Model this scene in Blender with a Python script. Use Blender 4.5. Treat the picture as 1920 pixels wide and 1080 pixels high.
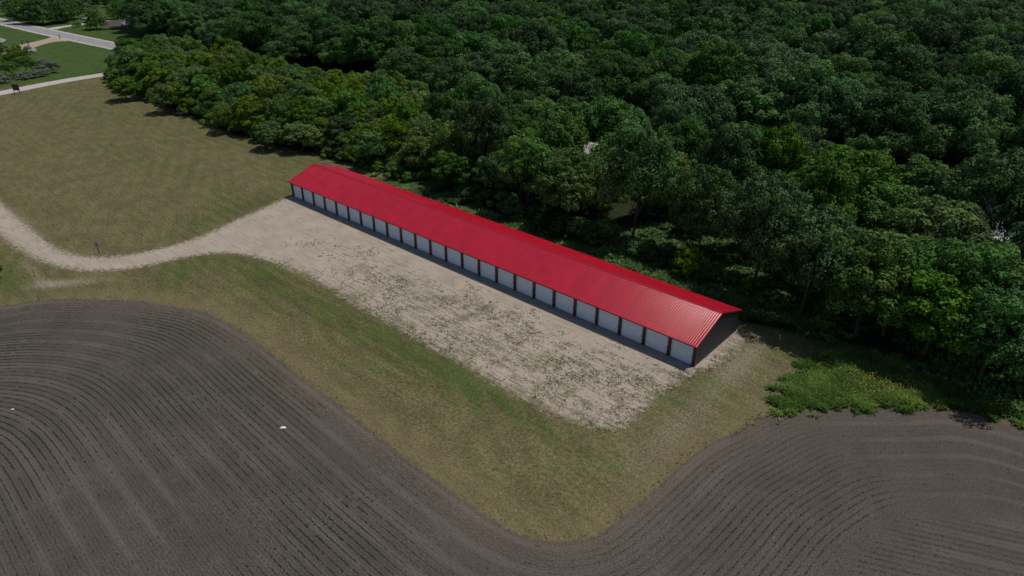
import bpy, math, random
import numpy as np
from mathutils import Vector, Matrix

for o in list(bpy.data.objects): bpy.data.objects.remove(o)
S = bpy.context.scene
COL = S.collection
rng = np.random.default_rng(7)
random.seed(7)

# ---------------------------------------------------------------- camera, sky, sun
CAM = np.array([117.155, -66.035, 47.803]); YAW = 2.3012; PIT = 0.4925
cam = bpy.data.cameras.new('camera'); camo = bpy.data.objects.new('camera', cam); COL.objects.link(camo)
_d = np.array([math.cos(PIT)*math.cos(YAW), math.cos(PIT)*math.sin(YAW), -math.sin(PIT)])
_r = np.array([math.sin(YAW), -math.cos(YAW), 0.]); _u = np.cross(_r, _d)
M = Matrix(((_r[0], _u[0], -_d[0], CAM[0]), (_r[1], _u[1], -_d[1], CAM[1]), (_r[2], _u[2], -_d[2], CAM[2]), (0, 0, 0, 1)))
camo.matrix_world = M
cam.sensor_width = 36; cam.lens = 24.007; cam.clip_end = 8000; cam.clip_start = 1
S.camera = camo
SUNV = np.array([0.70, 1.20, 3.1]); SUNV = SUNV/np.linalg.norm(SUNV)
ELEV = math.asin(SUNV[2]); ROT = math.atan2(SUNV[0], SUNV[1])
w = bpy.data.worlds.new('World'); S.world = w; w.use_nodes = True
nt = w.node_tree; nt.nodes.clear()
sky = nt.nodes.new('ShaderNodeTexSky'); sky.sky_type = 'NISHITA'; sky.sun_disc = False
sky.sun_elevation = ELEV; sky.sun_rotation = ROT; sky.air_density = 1.0; sky.dust_density = 1.0; sky.ozone_density = 1.0
bg = nt.nodes.new('ShaderNodeBackground'); bg.inputs[1].default_value = 0.068
ow = nt.nodes.new('ShaderNodeOutputWorld')
nt.links.new(sky.outputs[0], bg.inputs[0]); nt.links.new(bg.outputs[0], ow.inputs[0])
sun = bpy.data.lights.new('sun', 'SUN'); sun.energy = 3.05; sun.angle = math.radians(0.53); sun.color = (1, 0.955, 0.89)
suno = bpy.data.objects.new('sun', sun); COL.objects.link(suno)
suno.rotation_euler = Vector(SUNV).to_track_quat('Z', 'Y').to_euler(); suno.location = (0, 0, 200)
S.view_settings.view_transform = 'Standard'; S.view_settings.look = 'None'
S.view_settings.exposure = -0.17; S.view_settings.gamma = 1; S.view_settings.use_curve_mapping = False
S.render.engine = 'CYCLES'
S.cycles.max_bounces = 5; S.cycles.diffuse_bounces = 3; S.cycles.glossy_bounces = 2; S.cycles.transmission_bounces = 3

# ---------------------------------------------------------------- helpers
def mesh_np(name, v, f, attrs=None, mat=None, smooth=False):
    """v (N,3), f list/array of equal-size faces"""
    v = np.asarray(v, dtype=np.float32); f = np.asarray(f, dtype=np.int32)
    me = bpy.data.meshes.new(name); k = f.shape[1]
    me.vertices.add(len(v)); me.vertices.foreach_set('co', v.ravel())
    me.loops.add(f.size); me.loops.foreach_set('vertex_index', f.ravel())
    me.polygons.add(len(f)); me.polygons.foreach_set('loop_start', np.arange(0, f.size, k, dtype=np.int32))
    me.update(calc_edges=True)
    if attrs:
        for n, a in attrs.items():
            at = me.attributes.new(n, 'FLOAT', 'POINT'); at.data.foreach_set('value', np.asarray(a, dtype=np.float32))
    if smooth:
        me.polygons.foreach_set('use_smooth', np.ones(len(f), dtype=bool))
    if mat: me.materials.append(mat)
    return me
def link(name, me, parent=None, loc=None):
    o = bpy.data.objects.new(name, me); COL.objects.link(o)
    if parent: o.parent = parent
    if loc is not None: o.location = loc
    return o
def tag(o, label=None, cat=None, group=None, kind=None):
    if label: o['label'] = label
    if cat: o['category'] = cat
    if group: o['group'] = group
    if kind: o['kind'] = kind
    return o
def root(name, loc, label, cat, group=None, rz=0):
    o = bpy.data.objects.new(name, None); COL.objects.link(o); o.location = loc; o.rotation_euler = (0, 0, rz)
    o.empty_display_size = .3
    return tag(o, label, cat, group)
class MB:
    def __init__(s): s.v = []; s.f = []
    def box(s, x0, x1, y0, y1, z0, z1):
        b = len(s.v); s.v += [(x0,y0,z0),(x1,y0,z0),(x1,y1,z0),(x0,y1,z0),(x0,y0,z1),(x1,y0,z1),(x1,y1,z1),(x0,y1,z1)]
        s.f += [tuple(b+i for i in q) for q in ((3,2,1,0),(4,5,6,7),(0,1,5,4),(1,2,6,5),(2,3,7,6),(3,0,4,7))]
    def tube(s, a, b, r0, r1, n=6):
        a = Vector(a); b = Vector(b); d = (b-a).normalized(); u = d.orthogonal().normalized(); w_ = d.cross(u); k = len(s.v)
        for c, r in ((a, r0), (b, r1)):
            for i in range(n):
                t = i/n*math.tau; s.v.append(tuple(c+u*(r*math.cos(t))+w_*(r*math.sin(t))))
        for i in range(n):
            j = (i+1) % n; s.f.append((k+i, k+j, k+n+j, k+n+i))
        s.f.append(tuple(k+n-1-i for i in range(n))); s.f.append(tuple(k+n+i for i in range(n)))
    def hexa(s, pts):   # 8 points as in box
        b = len(s.v); s.v += [tuple(p) for p in pts]
        s.f += [tuple(b+i for i in q) for q in ((3,2,1,0),(4,5,6,7),(0,1,5,4),(1,2,6,5),(2,3,7,6),(3,0,4,7))]
    def mesh(s, name, mat=None):
        me = bpy.data.meshes.new(name); me.from_pydata(s.v, [], s.f); me.update()
        if mat: me.materials.append(mat)
        return me
    def build(s, name, mat=None, parent=None): return link(name, s.mesh(name, mat), parent)

# numpy noise
def _h(ix, iy, seed):
    n = (ix.astype(np.int64)*374761393 + iy.astype(np.int64)*668265263 + seed*974634777) & 0xffffffff
    n = ((n ^ (n >> 13))*1274126177) & 0xffffffff
    return ((n ^ (n >> 16)) & 0xffff)/65535.
def vnoise(x, y, seed=0):
    ix = np.floor(x); iy = np.floor(y); fx = x-ix; fy = y-iy
    fx = fx*fx*(3-2*fx); fy = fy*fy*(3-2*fy)
    a = _h(ix, iy, seed); b = _h(ix+1, iy, seed); c = _h(ix, iy+1, seed); d = _h(ix+1, iy+1, seed)
    return (a*(1-fx)+b*fx)*(1-fy)+(c*(1-fx)+d*fx)*fy
def fbm(x, y, seed=0, o=4):
    s = 0; a = .5; t = 0
    for i in range(o): s = s+a*vnoise(x*2**i, y*2**i, seed+i*17); t += a; a *= .5
    return s/t
def sstep(a, b, x): t = np.clip((x-a)/(b-a), 0, 1); return t*t*(3-2*t)

def pdist(P, poly):
    poly = np.asarray(poly, float); best = np.full(len(P), 1e18)
    for a, b in zip(poly[:-1], poly[1:]):
        ab = b-a; t = np.clip(((P-a)@ab)/(ab@ab+1e-12), 0, 1)
        q = P-(a+t[:, None]*ab); best = np.minimum(best, (q*q).sum(1))
    return np.sqrt(best)
def inside(P, poly):
    poly = np.asarray(poly, float); x, y = P[:, 0], P[:, 1]; c = np.zeros(len(P), bool)
    n = len(poly); j = n-1
    for i in range(n):
        xi, yi = poly[i]; xj, yj = poly[j]
        if yi != yj: c ^= ((yi > y) != (yj > y)) & (x < (xj-xi)*(y-yi)/(yj-yi)+xi)
        j = i
    return c
def smooth_line(pts, n=3):
    p = np.asarray(pts, float)
    for _ in range(n):
        q = [p[0]]
        for a, b in zip(p[:-1], p[1:]): q += [a*.75+b*.25, a*.25+b*.75]
        q.append(p[-1]); p = np.array(q)
    return p
def proj(P):
    v = np.asarray(P, float)-CAM; z = v@_d
    return 960+1280.37*(v@_r)/z, 540-1280.37*(v@_u)/z, z

# ---------------------------------------------------------------- outlines on the ground (metres)
FIELD_EDGE = smooth_line([(-24,-120),(-8,-84),(0,-66),(4,-58),(7.8,-52),(9.7,-48.2),(12,-45.1),(19.7,-38.6),(24.7,-36.2),(30,-33.6),(35.6,-32.8),(42.8,-32.6),(49.9,-33.0),(55.2,-33.2),(62.1,-33.4),(68.5,-33.7),(73,-33.9),(77.1,-34),(80.9,-34),(85.2,-34.1),(88.3,-33.8),(90.6,-33.1),(92.4,-31.9),(93.9,-30),(94.5,-28),(94.8,-25.3),(95,-22.5),(95.2,-19.5),(95.3,-15.7),(95.6,-13),(96.3,-10.2),(97.1,-7.8),(97.8,-4.9),(98.7,-2.2),(100,0.4),(102,2.8),(104.9,5.4),(108.4,8.6),(110.3,10.8),(112.7,12.4),(115.3,13.2),(117.3,13.6),(119.6,14.1),(135,16),(200,20)], 1)
FIELD_POLY = np.vstack([FIELD_EDGE, [(260,20),(260,-160),(-24,-160)]])
DRIVE_TOP = [(-90,-35),(-60,-38.2),(-38.9,-39.7),(-30.4,-39.6),(-19.8,-39.9),(-9.8,-40),(-4.1,-39.1),(-0.5,-37.5),(1.9,-35.6),(3.7,-32.9),(5.1,-28.5),(5.6,-24.3),(4.7,-18.9),(2.9,-13.9),(1.8,-9.2),(0.3,-4.2),(-0.4,-1.5)]
YARD_END = [(-0.4,4),(87,4),(87,11.6),(88.8,12.6),(90.2,8),(90.1,3),(89,-0.2)]
YARD_BOT = [(88.6,-1.3),(88.2,-3.8),(87.7,-6.9),(87.6,-10.2),(88.0,-13.6),(87.6,-15.9),(86.4,-17.2),(84.4,-17.6),(82.2,-18.2),(79.6,-18.7),(76.2,-18.5),(72.2,-18.7),(67.6,-18.5),(64.6,-18.3),(60,-18.6),(54.4,-18.3),(48.9,-18.4),(42.2,-18),(38.4,-18.1),(33,-17.4),(27.9,-18.2),(22.1,-18.8),(18.3,-19.8),(14.3,-22),(11.9,-25.2),(10.9,-28.4),(10,-32.3),(8,-36.3),(4.7,-39.7),(0.6,-41.7),(-4.3,-43.1),(-11.6,-44),(-17.5,-44.2),(-21.3,-44.3),(-38,-44),(-60,-42.8),(-90,-39.6)]
YARD_POLY = np.vstack([smooth_line(DRIVE_TOP, 1), YARD_END, smooth_line(YARD_BOT, 1)])
WEED_POLY = np.array([(98.6,10.8),(101.5,14.5),(105.2,17.3),(110,18.1),(118,17),(119,14.4),(112.7,12.7),(108.4,8.6),(102.8,3.6),(98.9,-1.2),(98.0,4.2)])
WOOD_POLY = np.array([(-150,34),(-142,24),(-134,19.5),(-100,17),(-48,14.5),(-17,19),(0,21.5),(60,22),(84,19.5),(95,18),(112,19),(122,17.5),(150,19),(600,40),(600,760),(-430,760),(-420,150),(-262,78),(-205,58)])

def gauss(P, cx, cy, sx, sy, a=0):
    dx = P[:, 0]-cx; dy = P[:, 1]-cy; c, s = math.cos(a), math.sin(a)
    u = (dx*c+dy*s)/sx; v = (-dx*s+dy*c)/sy
    return np.exp(-(u*u+v*v)/2)
def fields(P):
    A = {}
    ds = pdist(P, FIELD_EDGE); fin = inside(P, FIELD_POLY); A['soil'] = np.clip(np.where(fin, ds, -ds), -30, 90)
    dg = pdist(P, np.vstack([YARD_POLY, YARD_POLY[:1]])); A['grav'] = np.clip(np.where(inside(P, YARD_POLY), dg, -dg), -30, 30)
    dw = pdist(P, np.vstack([WEED_POLY, WEED_POLY[:1]])); wr = np.minimum(np.minimum(P[:, 1]-13.2, 24-P[:, 1]), np.minimum(P[:, 0]-4, 87-P[:, 0])); A['weedy'] = np.clip(np.maximum(np.where(inside(P, WEED_POLY), dw, -dw), wr), -20, 20)
    dd = pdist(P, np.vstack([WOOD_POLY, WOOD_POLY[:1]])); A['wood'] = np.clip(np.where(inside(P, WOOD_POLY), dd, -dd), -20, 20)
    x, y = P[:, 0], P[:, 1]
    g = 0.9*gauss(P, 16, -30, 5, 3.2, -1.0)+0.75*gauss(P, 24, -22, 9, 2.6, -.15)+.8*gauss(P, -6, -50, 14, 4, .1)+.95*gauss(P, 52, -21.5, 16, 2.6)
    g = g+0.75*gauss(P, 74, -21.0, 9, 1.6)+.6*gauss(P, 91, -3.5, 2.5, 5)+.5*gauss(P, 94, 8, 2.4, 3)+.35*gauss(P, -30, -8, 30, 3, .1)+.3*gauss(P, -95, 2, 40, 6, .2)
    g = g+.7*gauss(P, 30, 14, 60, 3)+.5*gauss(P, -2, -10, 3, 9)+.25*gauss(P, 2, -18, 5, 8)
    g = np.clip(g, 0, 1.2)+1.5*sstep(-152, -160, x-0.1*(y-5))
    A['green'] = np.clip(g, 0, 1.8)
    b = .5*gauss(P, 92, -12, 2.3, 8)+.65*gauss(P, 91.5, 6, 1.7, 7)+.35*gauss(P, 96, 5, 2, 4)+.85*gauss(P, 6.5, -43.5, 4.5, 1.3, .9)+.6*gauss(P, -2, -45.2, 5, .9, .0)
    b = b+.22*gauss(P, 80, -21, 10, 2)+.5*gauss(P, 8.5, 15.5, 2.5, 2)
    A['bare'] = np.clip(b, 0, 1)
    # how weedy the gravel is
    s = sstep(25, 60, x)*sstep(-1.5, -7, y)*.62+.35*gauss(P, 38, -9, 10, 2.6, -.05)+.3*gauss(P, 55, -12, 18, 2.5, .0)+.5*sstep(3.2, 0, dg)*sstep(14, 30, x)
    s = s+.45*sstep(72, 86, x)*sstep(1.0, -5, y)
    s = s+.35*sstep(4.5, .5, dg)*sstep(60, 80, x)
    A['speck'] = np.clip(s*sstep(-60, 0, x)*(.75+.7*fbm(x*.05, y*.35, 91, 3)), 0, .85)
    return A
XS = np.arange(-60, 150.01, .5); YS = np.arange(-90, 78.01, .5)
GX, GY = np.meshgrid(XS, YS); GP = np.stack([GX.ravel(), GY.ravel()], 1)
GA = fields(GP)
# row coordinate: distance from the field edge, smoothed inwards, straight rows inside the right-hand field
def blur(a, n):
    k = np.hanning(2*n+1); k /= k.sum()
    p = np.pad(a, n, mode='edge')
    p = np.apply_along_axis(lambda m: np.convolve(m, k, 'valid'), 0, p)
    return np.apply_along_axis(lambda m: np.convolve(m, k, 'valid'), 1, p)
D2 = GA['soil'].reshape(GX.shape)
B1 = blur(D2, 9); B2 = blur(D2, 26)
t1 = sstep(2, 9, D2); t2 = sstep(9, 24, D2)
ROW = D2*(1-t1)+B1*t1; ROW = ROW*(1-t2)+B2*t2
ang = math.atan2(5.2, 12.0); nvx, nvy = -math.sin(ang), math.cos(ang)
inner = (GX*nvx+GY*nvy)
RSEL = sstep(16.0, 16.6, D2+0.5)*(GX > 101)*((GX-101)*1.0 > (-28-GY)*1.1+8)
ROW = np.where(RSEL > .5, inner, ROW)
GA['row'] = ROW.ravel()
GRY, GRX = np.gradient(ROW, .5)
gm_ = np.hypot(GRX, GRY); ROWM = (gm_ < 1.45)*(gm_ > .35)*1.
for _ in range(2): ROWM = np.minimum.reduce([ROWM, np.roll(ROWM, 1, 0), np.roll(ROWM, -1, 0), np.roll(ROWM, 1, 1), np.roll(ROWM, -1, 1)])
ROWM = np.clip(blur(ROWM, 3), 0, 1); GA['rowm'] = ROWM.ravel()
def bil(F, x, y):
    fx = np.clip((x-XS[0])/.5, 0, len(XS)-1.001); fy = np.clip((y-YS[0])/.5, 0, len(YS)-1.001)
    i = fx.astype(int); j = fy.astype(int); a = fx-i; b = fy-j
    return (F[j, i]*(1-a)+F[j, i+1]*a)*(1-b)+(F[j+1, i]*(1-a)+F[j+1, i+1]*a)*b

# ---------------------------------------------------------------- materials
class NT:
    def __init__(s, name):
        s.m = bpy.data.materials.new(name); s.m.use_nodes = True; s.t = s.m.node_tree; s.t.nodes.clear()
        s.out = s.t.nodes.new('ShaderNodeOutputMaterial')
    def n(s, ty, **k):
        nd = s.t.nodes.new('ShaderNode'+ty)
        for a, b in k.items(): setattr(nd, a, b)
        return nd
    def l(s, a, b): s.t.links.new(a, b)
    def val(s, sock, v):
        if isinstance(v, bpy.types.NodeSocket): s.l(v, sock)
        else:
            sock.default_value = v
    def math(s, op, a, b=0., c=None, clamp=False):
        nd = s.n('Math', operation=op, use_clamp=clamp); s.val(nd.inputs[0], a); s.val(nd.inputs[1], b)
        if c is not None: s.val(nd.inputs[2], c)
        return nd.outputs[0]
    def ramp(s, x, lo, hi, a=0., b=1.):
        nd = s.n('MapRange', interpolation_type='SMOOTHSTEP'); s.val(nd.inputs[0], x)
        for i, v in enumerate((lo, hi, a, b)): s.val(nd.inputs[i+1], v)
        return nd.outputs[0]
    def mix(s, f, a, b, blend='MIX'):
        nd = s.n('Mix', data_type='RGBA', blend_type=blend); s.val(nd.inputs[0], f)
        for k, v in ((6, a), (7, b)):
            if isinstance(v, (tuple, list)): v = (*v, 1) if len(v) == 3 else v
            s.val(nd.inputs[k], v)
        return nd.outputs[2]
    def noise(s, scale, detail=3, rough=.55, vec=None, dist=0.):
        nd = s.n('TexNoise'); nd.inputs['Scale'].default_value = scale; nd.inputs['Detail'].default_value = detail
        nd.inputs['Roughness'].default_value = rough; nd.inputs['Distortion'].default_value = dist
        if vec is not None: s.l(vec, nd.inputs['Vector'])
        return nd.outputs[0]
    def attr(s, name): return s.n('Attribute', attribute_name=name).outputs['Fac']
    def pos(s): return s.n('NewGeometry').outputs['Position']
    def bump(s, h, strength, dist):
        nd = s.n('Bump'); nd.inputs['Strength'].default_value = strength; nd.inputs['Distance'].default_value = dist; s.l(h, nd.inputs['Height'])
        return nd.outputs[0]
    def bsdf(s, col, rough=.9, spec=.2, normal=None, **k):
        nd = s.n('BsdfPrincipled'); s.val(nd.inputs['Base Color'], (*col, 1) if isinstance(col, tuple) and len(col) == 3 else col)
        s.val(nd.inputs['Roughness'], rough); nd.inputs['Specular IOR Level'].default_value = spec
        if normal is not None: s.l(normal, nd.inputs['Normal'])
        for a, b in k.items(): s.val(nd.inputs[a], b)
        s.l(nd.outputs[0], s.out.inputs[0]); return nd
def simple(name, col, rough=.8, spec=.3, var=.12, scale=3., bump=0., **k):
    t = NT(name); p = t.pos(); n = t.noise(scale, 4, .6, p)
    v = t.ramp(n, .3, .7, 1-var, 1+var)
    c = t.mix(1., tuple(col), t.n('CombineColor').outputs[0], 'MULTIPLY')
    cc = t.t.nodes[-2] if False else None
    # grey multiplier
    cmb = [q for q in t.t.nodes if q.bl_idname == 'ShaderNodeCombineColor'][0]
    for i in range(3): t.l(v, cmb.inputs[i])
    t.bsdf(c, rough, spec, t.bump(n, bump, .05) if bump else None, **k); return t.m

def ground_material():
    t = NT('ground_cover'); P = t.pos()
    soil, grav, wood, weedy, green, bare, speck, row = [t.attr(a) for a in ('soil', 'grav', 'wood', 'weedy', 'green', 'bare', 'speck', 'row')]
    nf = t.noise(9., 3, .65, P); nm = t.noise(1.6, 4, .6, P); nl = t.noise(.22, 4, .6, P); nx = t.noise(.045, 3, .5, P); nff = t.noise(24., 2, .6, P)
    mp = t.n('Mapping'); t.l(P, mp.inputs[0]); mp.inputs['Scale'].default_value = (.25, 3.0, 1); ns = t.noise(1.0, 3, .6, mp.outputs[0])
    mp2 = t.n('Mapping'); t.l(P, mp2.inputs[0]); mp2.inputs['Rotation'].default_value = (0, 0, .62); mp2.inputs['Scale'].default_value = (.12, .75, 1); ns2 = t.noise(1.0, 3, .65, mp2.outputs[0])
    # grass
    dry = t.mix(t.ramp(t.math('ADD', t.math('MULTIPLY', nf, .5), t.math('MULTIPLY', t.noise(5., 4, .75, P), .5)), .38, .62), (.080, .072, .030), (.225, .188, .100))
    dry = t.mix(t.math('MULTIPLY', t.ramp(nm, .45, .7), .5), dry, (.085, .082, .040))
    lush = t.mix(t.ramp(nf, .35, .68), (.040, .056, .014), (.105, .128, .036))
    lush = t.mix(t.ramp(green, .95, 1.45), lush, t.mix(t.ramp(nf, .35, .68), (.028, .060, .013), (.082, .140, .034)))
    gf = t.math('ADD', t.math('MULTIPLY', green, .72), t.math('MULTIPLY', t.math('SUBTRACT', nl, .5), 1.7))
    gf = t.math('ADD', gf, t.math('MULTIPLY', t.math('SUBTRACT', ns, .5), 1.3))
    gf = t.math('ADD', gf, t.math('MULTIPLY', t.math('SUBTRACT', ns2, .5), 1.5))
    gf = t.math('ADD', gf, t.math('MULTIPLY', t.math('SUBTRACT', nm, .5), 1.7))
    gf = t.math('ADD', gf, t.math('MULTIPLY', t.math('SUBTRACT', nf, .5), 1.2))
    gf = t.math('ADD', gf, t.math('MULTIPLY', t.math('SUBTRACT', nx, .5), .6))
    sy = t.n('SeparateXYZ'); t.l(P, sy.inputs[0]); X_, Y_ = sy.outputs[0], sy.outputs[1]
    wob = t.math('MULTIPLY', nx, 6.)
    st1 = t.math('SINE', t.math('ADD', t.math('MULTIPLY', Y_, 2*math.pi/2.3), wob))
    st2 = t.math('SINE', t.math('ADD', t.math('ADD', t.math('MULTIPLY', X_, 1.1), t.math('MULTIPLY', Y_, 1.9)), wob))
    stw = t.ramp(nx, .42, .58); stripe = t.math('ADD', t.math('MULTIPLY', st1, stw), t.math('MULTIPLY', st2, t.math('SUBTRACT', 1., stw)))
    gf = t.math('ADD', gf, t.math('MULTIPLY', stripe, .19))
    gfac = t.ramp(gf, -.25, 1.05)
    col = t.mix(gfac, dry, lush)
    gn = t.ramp(t.noise(2.6, 7, .85, P), .37, .63, .65, 1.32); gcb = t.n('CombineColor')
    for i in range(3): t.l(gn, gcb.inputs[i])
    col = t.mix(1., col, gcb.outputs[0], 'MULTIPLY')
    gl = t.ramp(nl, .34, .66, .82, 1.16); gcc = t.n('CombineColor')
    for i in range(3): t.l(gl, gcc.inputs[i])
    col = t.mix(1., col, gcc.outputs[0], 'MULTIPLY')
    # dry straw along the field margin
    edge = t.math('MULTIPLY', t.ramp(soil, -5, -.3), t.ramp(nm, .35, .65, .05, .6))
    col = t.mix(edge, col, t.mix(t.ramp(nf, .3, .7), (.12, .092, .05), (.28, .215, .13)))
    # worn, half bare grass
    bf = t.ramp(t.math('ADD', t.math('MULTIPLY', bare, .60), t.math('MULTIPLY', t.math('SUBTRACT', t.noise(4., 5, .75, P), .5), 1.8)), .15, .75)
    bf = t.math('MULTIPLY', bf, t.ramp(bare, .02, .3))
    gcol = t.mix(t.ramp(nf, .3, .7), (.315, .262, .205), (.52, .45, .365))
    # gravel
    gcol = t.mix(t.math('MULTIPLY', t.ramp(nl, .35, .7), .45), gcol, (.27, .225, .175))
    gcol = t.mix(t.math('MULTIPLY', t.ramp(ns, .50, .66), .5), gcol, (.23, .19, .145))
    gcol = t.mix(t.ramp(nff, .62, .75, 0, .4), gcol, (.18, .15, .12))
    col = t.mix(t.math('MULTIPLY', bf, .75), col, gcol)
    gm = t.ramp(t.math('ADD', grav, t.math('ADD', t.math('MULTIPLY', t.math('SUBTRACT', nm, .5), 5.), t.math('MULTIPLY', t.math('SUBTRACT', nf, .5), 4.))), -.6, .9)
    sp = t.math('ADD', t.noise(3.2, 5, .72, P), t.math('MULTIPLY', t.math('SUBTRACT', t.noise(.5, 3, .6, P), .5), .55))
    sp = t.math('ADD', sp, t.math('MULTIPLY', t.math('SUBTRACT', ns, .5), .45))
    spm = t.ramp(t.math('ADD', sp, t.math('MULTIPLY', speck, .20)), .64, .72)
    spm = t.math('MULTIPLY', spm, t.ramp(speck, .0, .12))
    gw = t.mix(t.ramp(nl, .4, .62), (.13, .10, .065), (.085, .105, .035))
    gcol2 = t.mix(t.math('MULTIPLY', spm, .62), gcol, gw)
    col = t.mix(gm, col, gcol2)
    # soil
    wv = t.math('SINE', t.math('MULTIPLY', row, 2*math.pi/.65))
    wv4 = t.math('SINE', t.math('MULTIPLY', row, 2*math.pi/(.65*4)))
    nclod = t.noise(6.5, 6, .85, P)
    sc = t.mix(t.ramp(nclod, .36, .66), (.045, .038, .032), (.162, .139, .120))
    sc = t.mix(t.ramp(nl, .3, .72, 0, .55), sc, t.mix(t.ramp(nf, .3, .7), (.042, .034, .031), (.090, .075, .069)))
    cw = t.math('COSINE', t.math('MULTIPLY', row, 2*math.pi/.65))
    rl = t.math('MULTIPLY', t.ramp(t.math('ADD', cw, t.math('MULTIPLY', t.math('SUBTRACT', nm, .5), 2.4)), .45, 1.15), t.ramp(nl, .3, .62, .2, .5))
    sx_ = t.n('SeparateXYZ'); t.l(P, sx_.inputs[0]); rl = t.math('MULTIPLY', t.math('MULTIPLY', rl, t.attr('rowm')), t.ramp(sx_.outputs[0], 92, 99, 1., .6))
    sc = t.mix(rl, sc, (.034, .032, .022))  # thin shadow line along each crop row, painted into the soil colour
    sc = t.mix(t.math('MULTIPLY', t.ramp(t.math('ADD', wv4, t.math('MULTIPLY', t.math('SUBTRACT', nx, .5), 4.)), .5, 1.3), t.math('MULTIPLY', t.attr('rowm'), .34)), sc, (.165, .14, .125))
    sc = t.mix(t.ramp(nff, .63, .74, 0, .65), sc, (.27, .22, .17))
    sc = t.mix(t.math('MULTIPLY', t.ramp(t.math('SUBTRACT', soil, t.math('MULTIPLY', nl, 6.)), 3., -2.5), t.ramp(t.noise(7., 4, .8, P), .5, .62, 0, .6)), sc, (.26, .205, .14))
    sc = t.mix(t.math('MULTIPLY', t.ramp(nx, .52, .75), .4), sc, (.125, .092, .078))
    sm = t.ramp(t.math('ADD', soil, t.math('ADD', t.math('MULTIPLY', t.math('SUBTRACT', nm, .5), 1.6), t.math('MULTIPLY', t.math('SUBTRACT', nf, .5), 1.6))), -.3, .35)
    col = t.mix(sm, col, sc)
    # weedy ground and forest floor
    wm = t.ramp(t.math('ADD', weedy, t.math('MULTIPLY', t.math('SUBTRACT', nm, .5), 2.)), -.6, .3)
    col = t.mix(wm, col, t.mix(nf, (.03, .05, .012), (.07, .11, .03)))
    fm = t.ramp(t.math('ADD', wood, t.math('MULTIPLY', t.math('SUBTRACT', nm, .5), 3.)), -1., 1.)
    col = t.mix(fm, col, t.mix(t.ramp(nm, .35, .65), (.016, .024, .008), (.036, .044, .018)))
    h = t.math('ADD', t.math('MULTIPLY', nf, .5), t.math('MULTIPLY', t.math('MULTIPLY', wv, t.math('MULTIPLY', sm, t.attr('rowm'))), .35))
    h = t.math('ADD', h, t.math('MULTIPLY', nm, .6))
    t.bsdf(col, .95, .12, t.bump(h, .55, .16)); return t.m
M_ground = ground_material()

def leaf_material(name, dark, light, vary=.35, hue=.03):
    t = NT(name); oi = t.n('ObjectInfo'); lv = t.attr('leaf'); cl = t.attr('clump')
    c = t.mix(t.ramp(t.math('ADD', t.math('MULTIPLY', lv, .45), t.math('MULTIPLY', cl, .55)), .1, .9), dark, light)
    hs = t.n('HueSaturation'); t.l(c, hs.inputs['Color'])
    t.l(t.math('ADD', .5-hue, t.math('MULTIPLY', oi.outputs['Random'], 2*hue)), hs.inputs['Hue'])
    r2 = t.math('FRACT', t.math('MULTIPLY', oi.outputs['Random'], 17.31))
    t.l(t.math('ADD', 1-vary, t.math('MULTIPLY', r2, 2*vary)), hs.inputs['Value'])
    r3 = t.math('FRACT', t.math('MULTIPLY', oi.outputs['Random'], 7.77))
    t.l(t.math('ADD', .82, t.math('MULTIPLY', r3, .3)), hs.inputs['Saturation'])
    df = t.n('BsdfPrincipled'); df.inputs['Roughness'].default_value = .6; df.inputs['Specular IOR Level'].default_value = .10; t.l(hs.outputs[0], df.inputs['Base Color'])
    tr = t.n('BsdfTranslucent'); t.l(hs.outputs[0], tr.inputs['Color'])
    mx = t.n('MixShader'); mx.inputs[0].default_value = .22; t.l(df.outputs[0], mx.inputs[1]); t.l(tr.outputs[0], mx.inputs[2]); t.l(mx.outputs[0], t.out.inputs[0])
    return t.m
L_dark = leaf_material('oak_leaves', (.026, .076, .022), (.112, .222, .056), .36, .010)
L_mid = leaf_material('maple_leaves', (.040, .104, .018), (.150, .275, .046), .28, .012)
L_yel = leaf_material('yellow_green_leaves', (.052, .110, .012), (.200, .295, .038), .18, .010)
L_grey = leaf_material('silver_leaves', (.12, .16, .12), (.30, .36, .28), .15, .01)
L_weed = leaf_material('weed_leaves', (.045, .105, .018), (.19, .30, .060), .1, .01)
L_crop = leaf_material('crop_leaves', (.048, .076, .024), (.085, .125, .040), .1, .01)
L_straw = leaf_material('yellow_flower_heads', (.25, .24, .03), (.45, .42, .06), .1, .01)
M_bark = simple('bark', (.085, .070, .055), .9, .1, .3, 6., .5)
M_dead = simple('dead_wood', (.20, .175, .155), .9, .1, .25, 6., .3)

def roof_material():
    t = NT('red_painted_steel'); P = t.pos(); n = t.noise(.6, 3, .5, P); n2 = t.noise(14, 3, .6, P)
    oi = t.n('ObjectInfo').outputs['Random']
    c = t.mix(t.ramp(n, .3, .7), (.44, .008, .024), (.51, .012, .032))
    c = t.mix(t.math('MULTIPLY', oi, .5), c, (.38, .010, .024))
    c = t.mix(t.ramp(n2, .58, .8, 0, .12), c, (.35, .05, .05))
    t.bsdf(c, t.ramp(n2, .3, .7, .17, .22), .7, None, **{'Coat Weight': 0.}); return t.m
M_roof = roof_material()
M_trim = simple('dark_red_trim', (.062, .012, .015), .45, .5, .1, 3.)
M_char = simple('charcoal_steel_siding', (.034, .039, .050), .45, .5, .12, 2.)
M_door = simple('white_steel_door', (.72, .79, .90), .45, .4, .05, 1.5)
M_slab = simple('concrete', (.27, .265, .25), .85, .2, .14, 1.4, .2)
M_black = simple('black_metal', (.02, .02, .022), .5, .4, .1)

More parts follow.
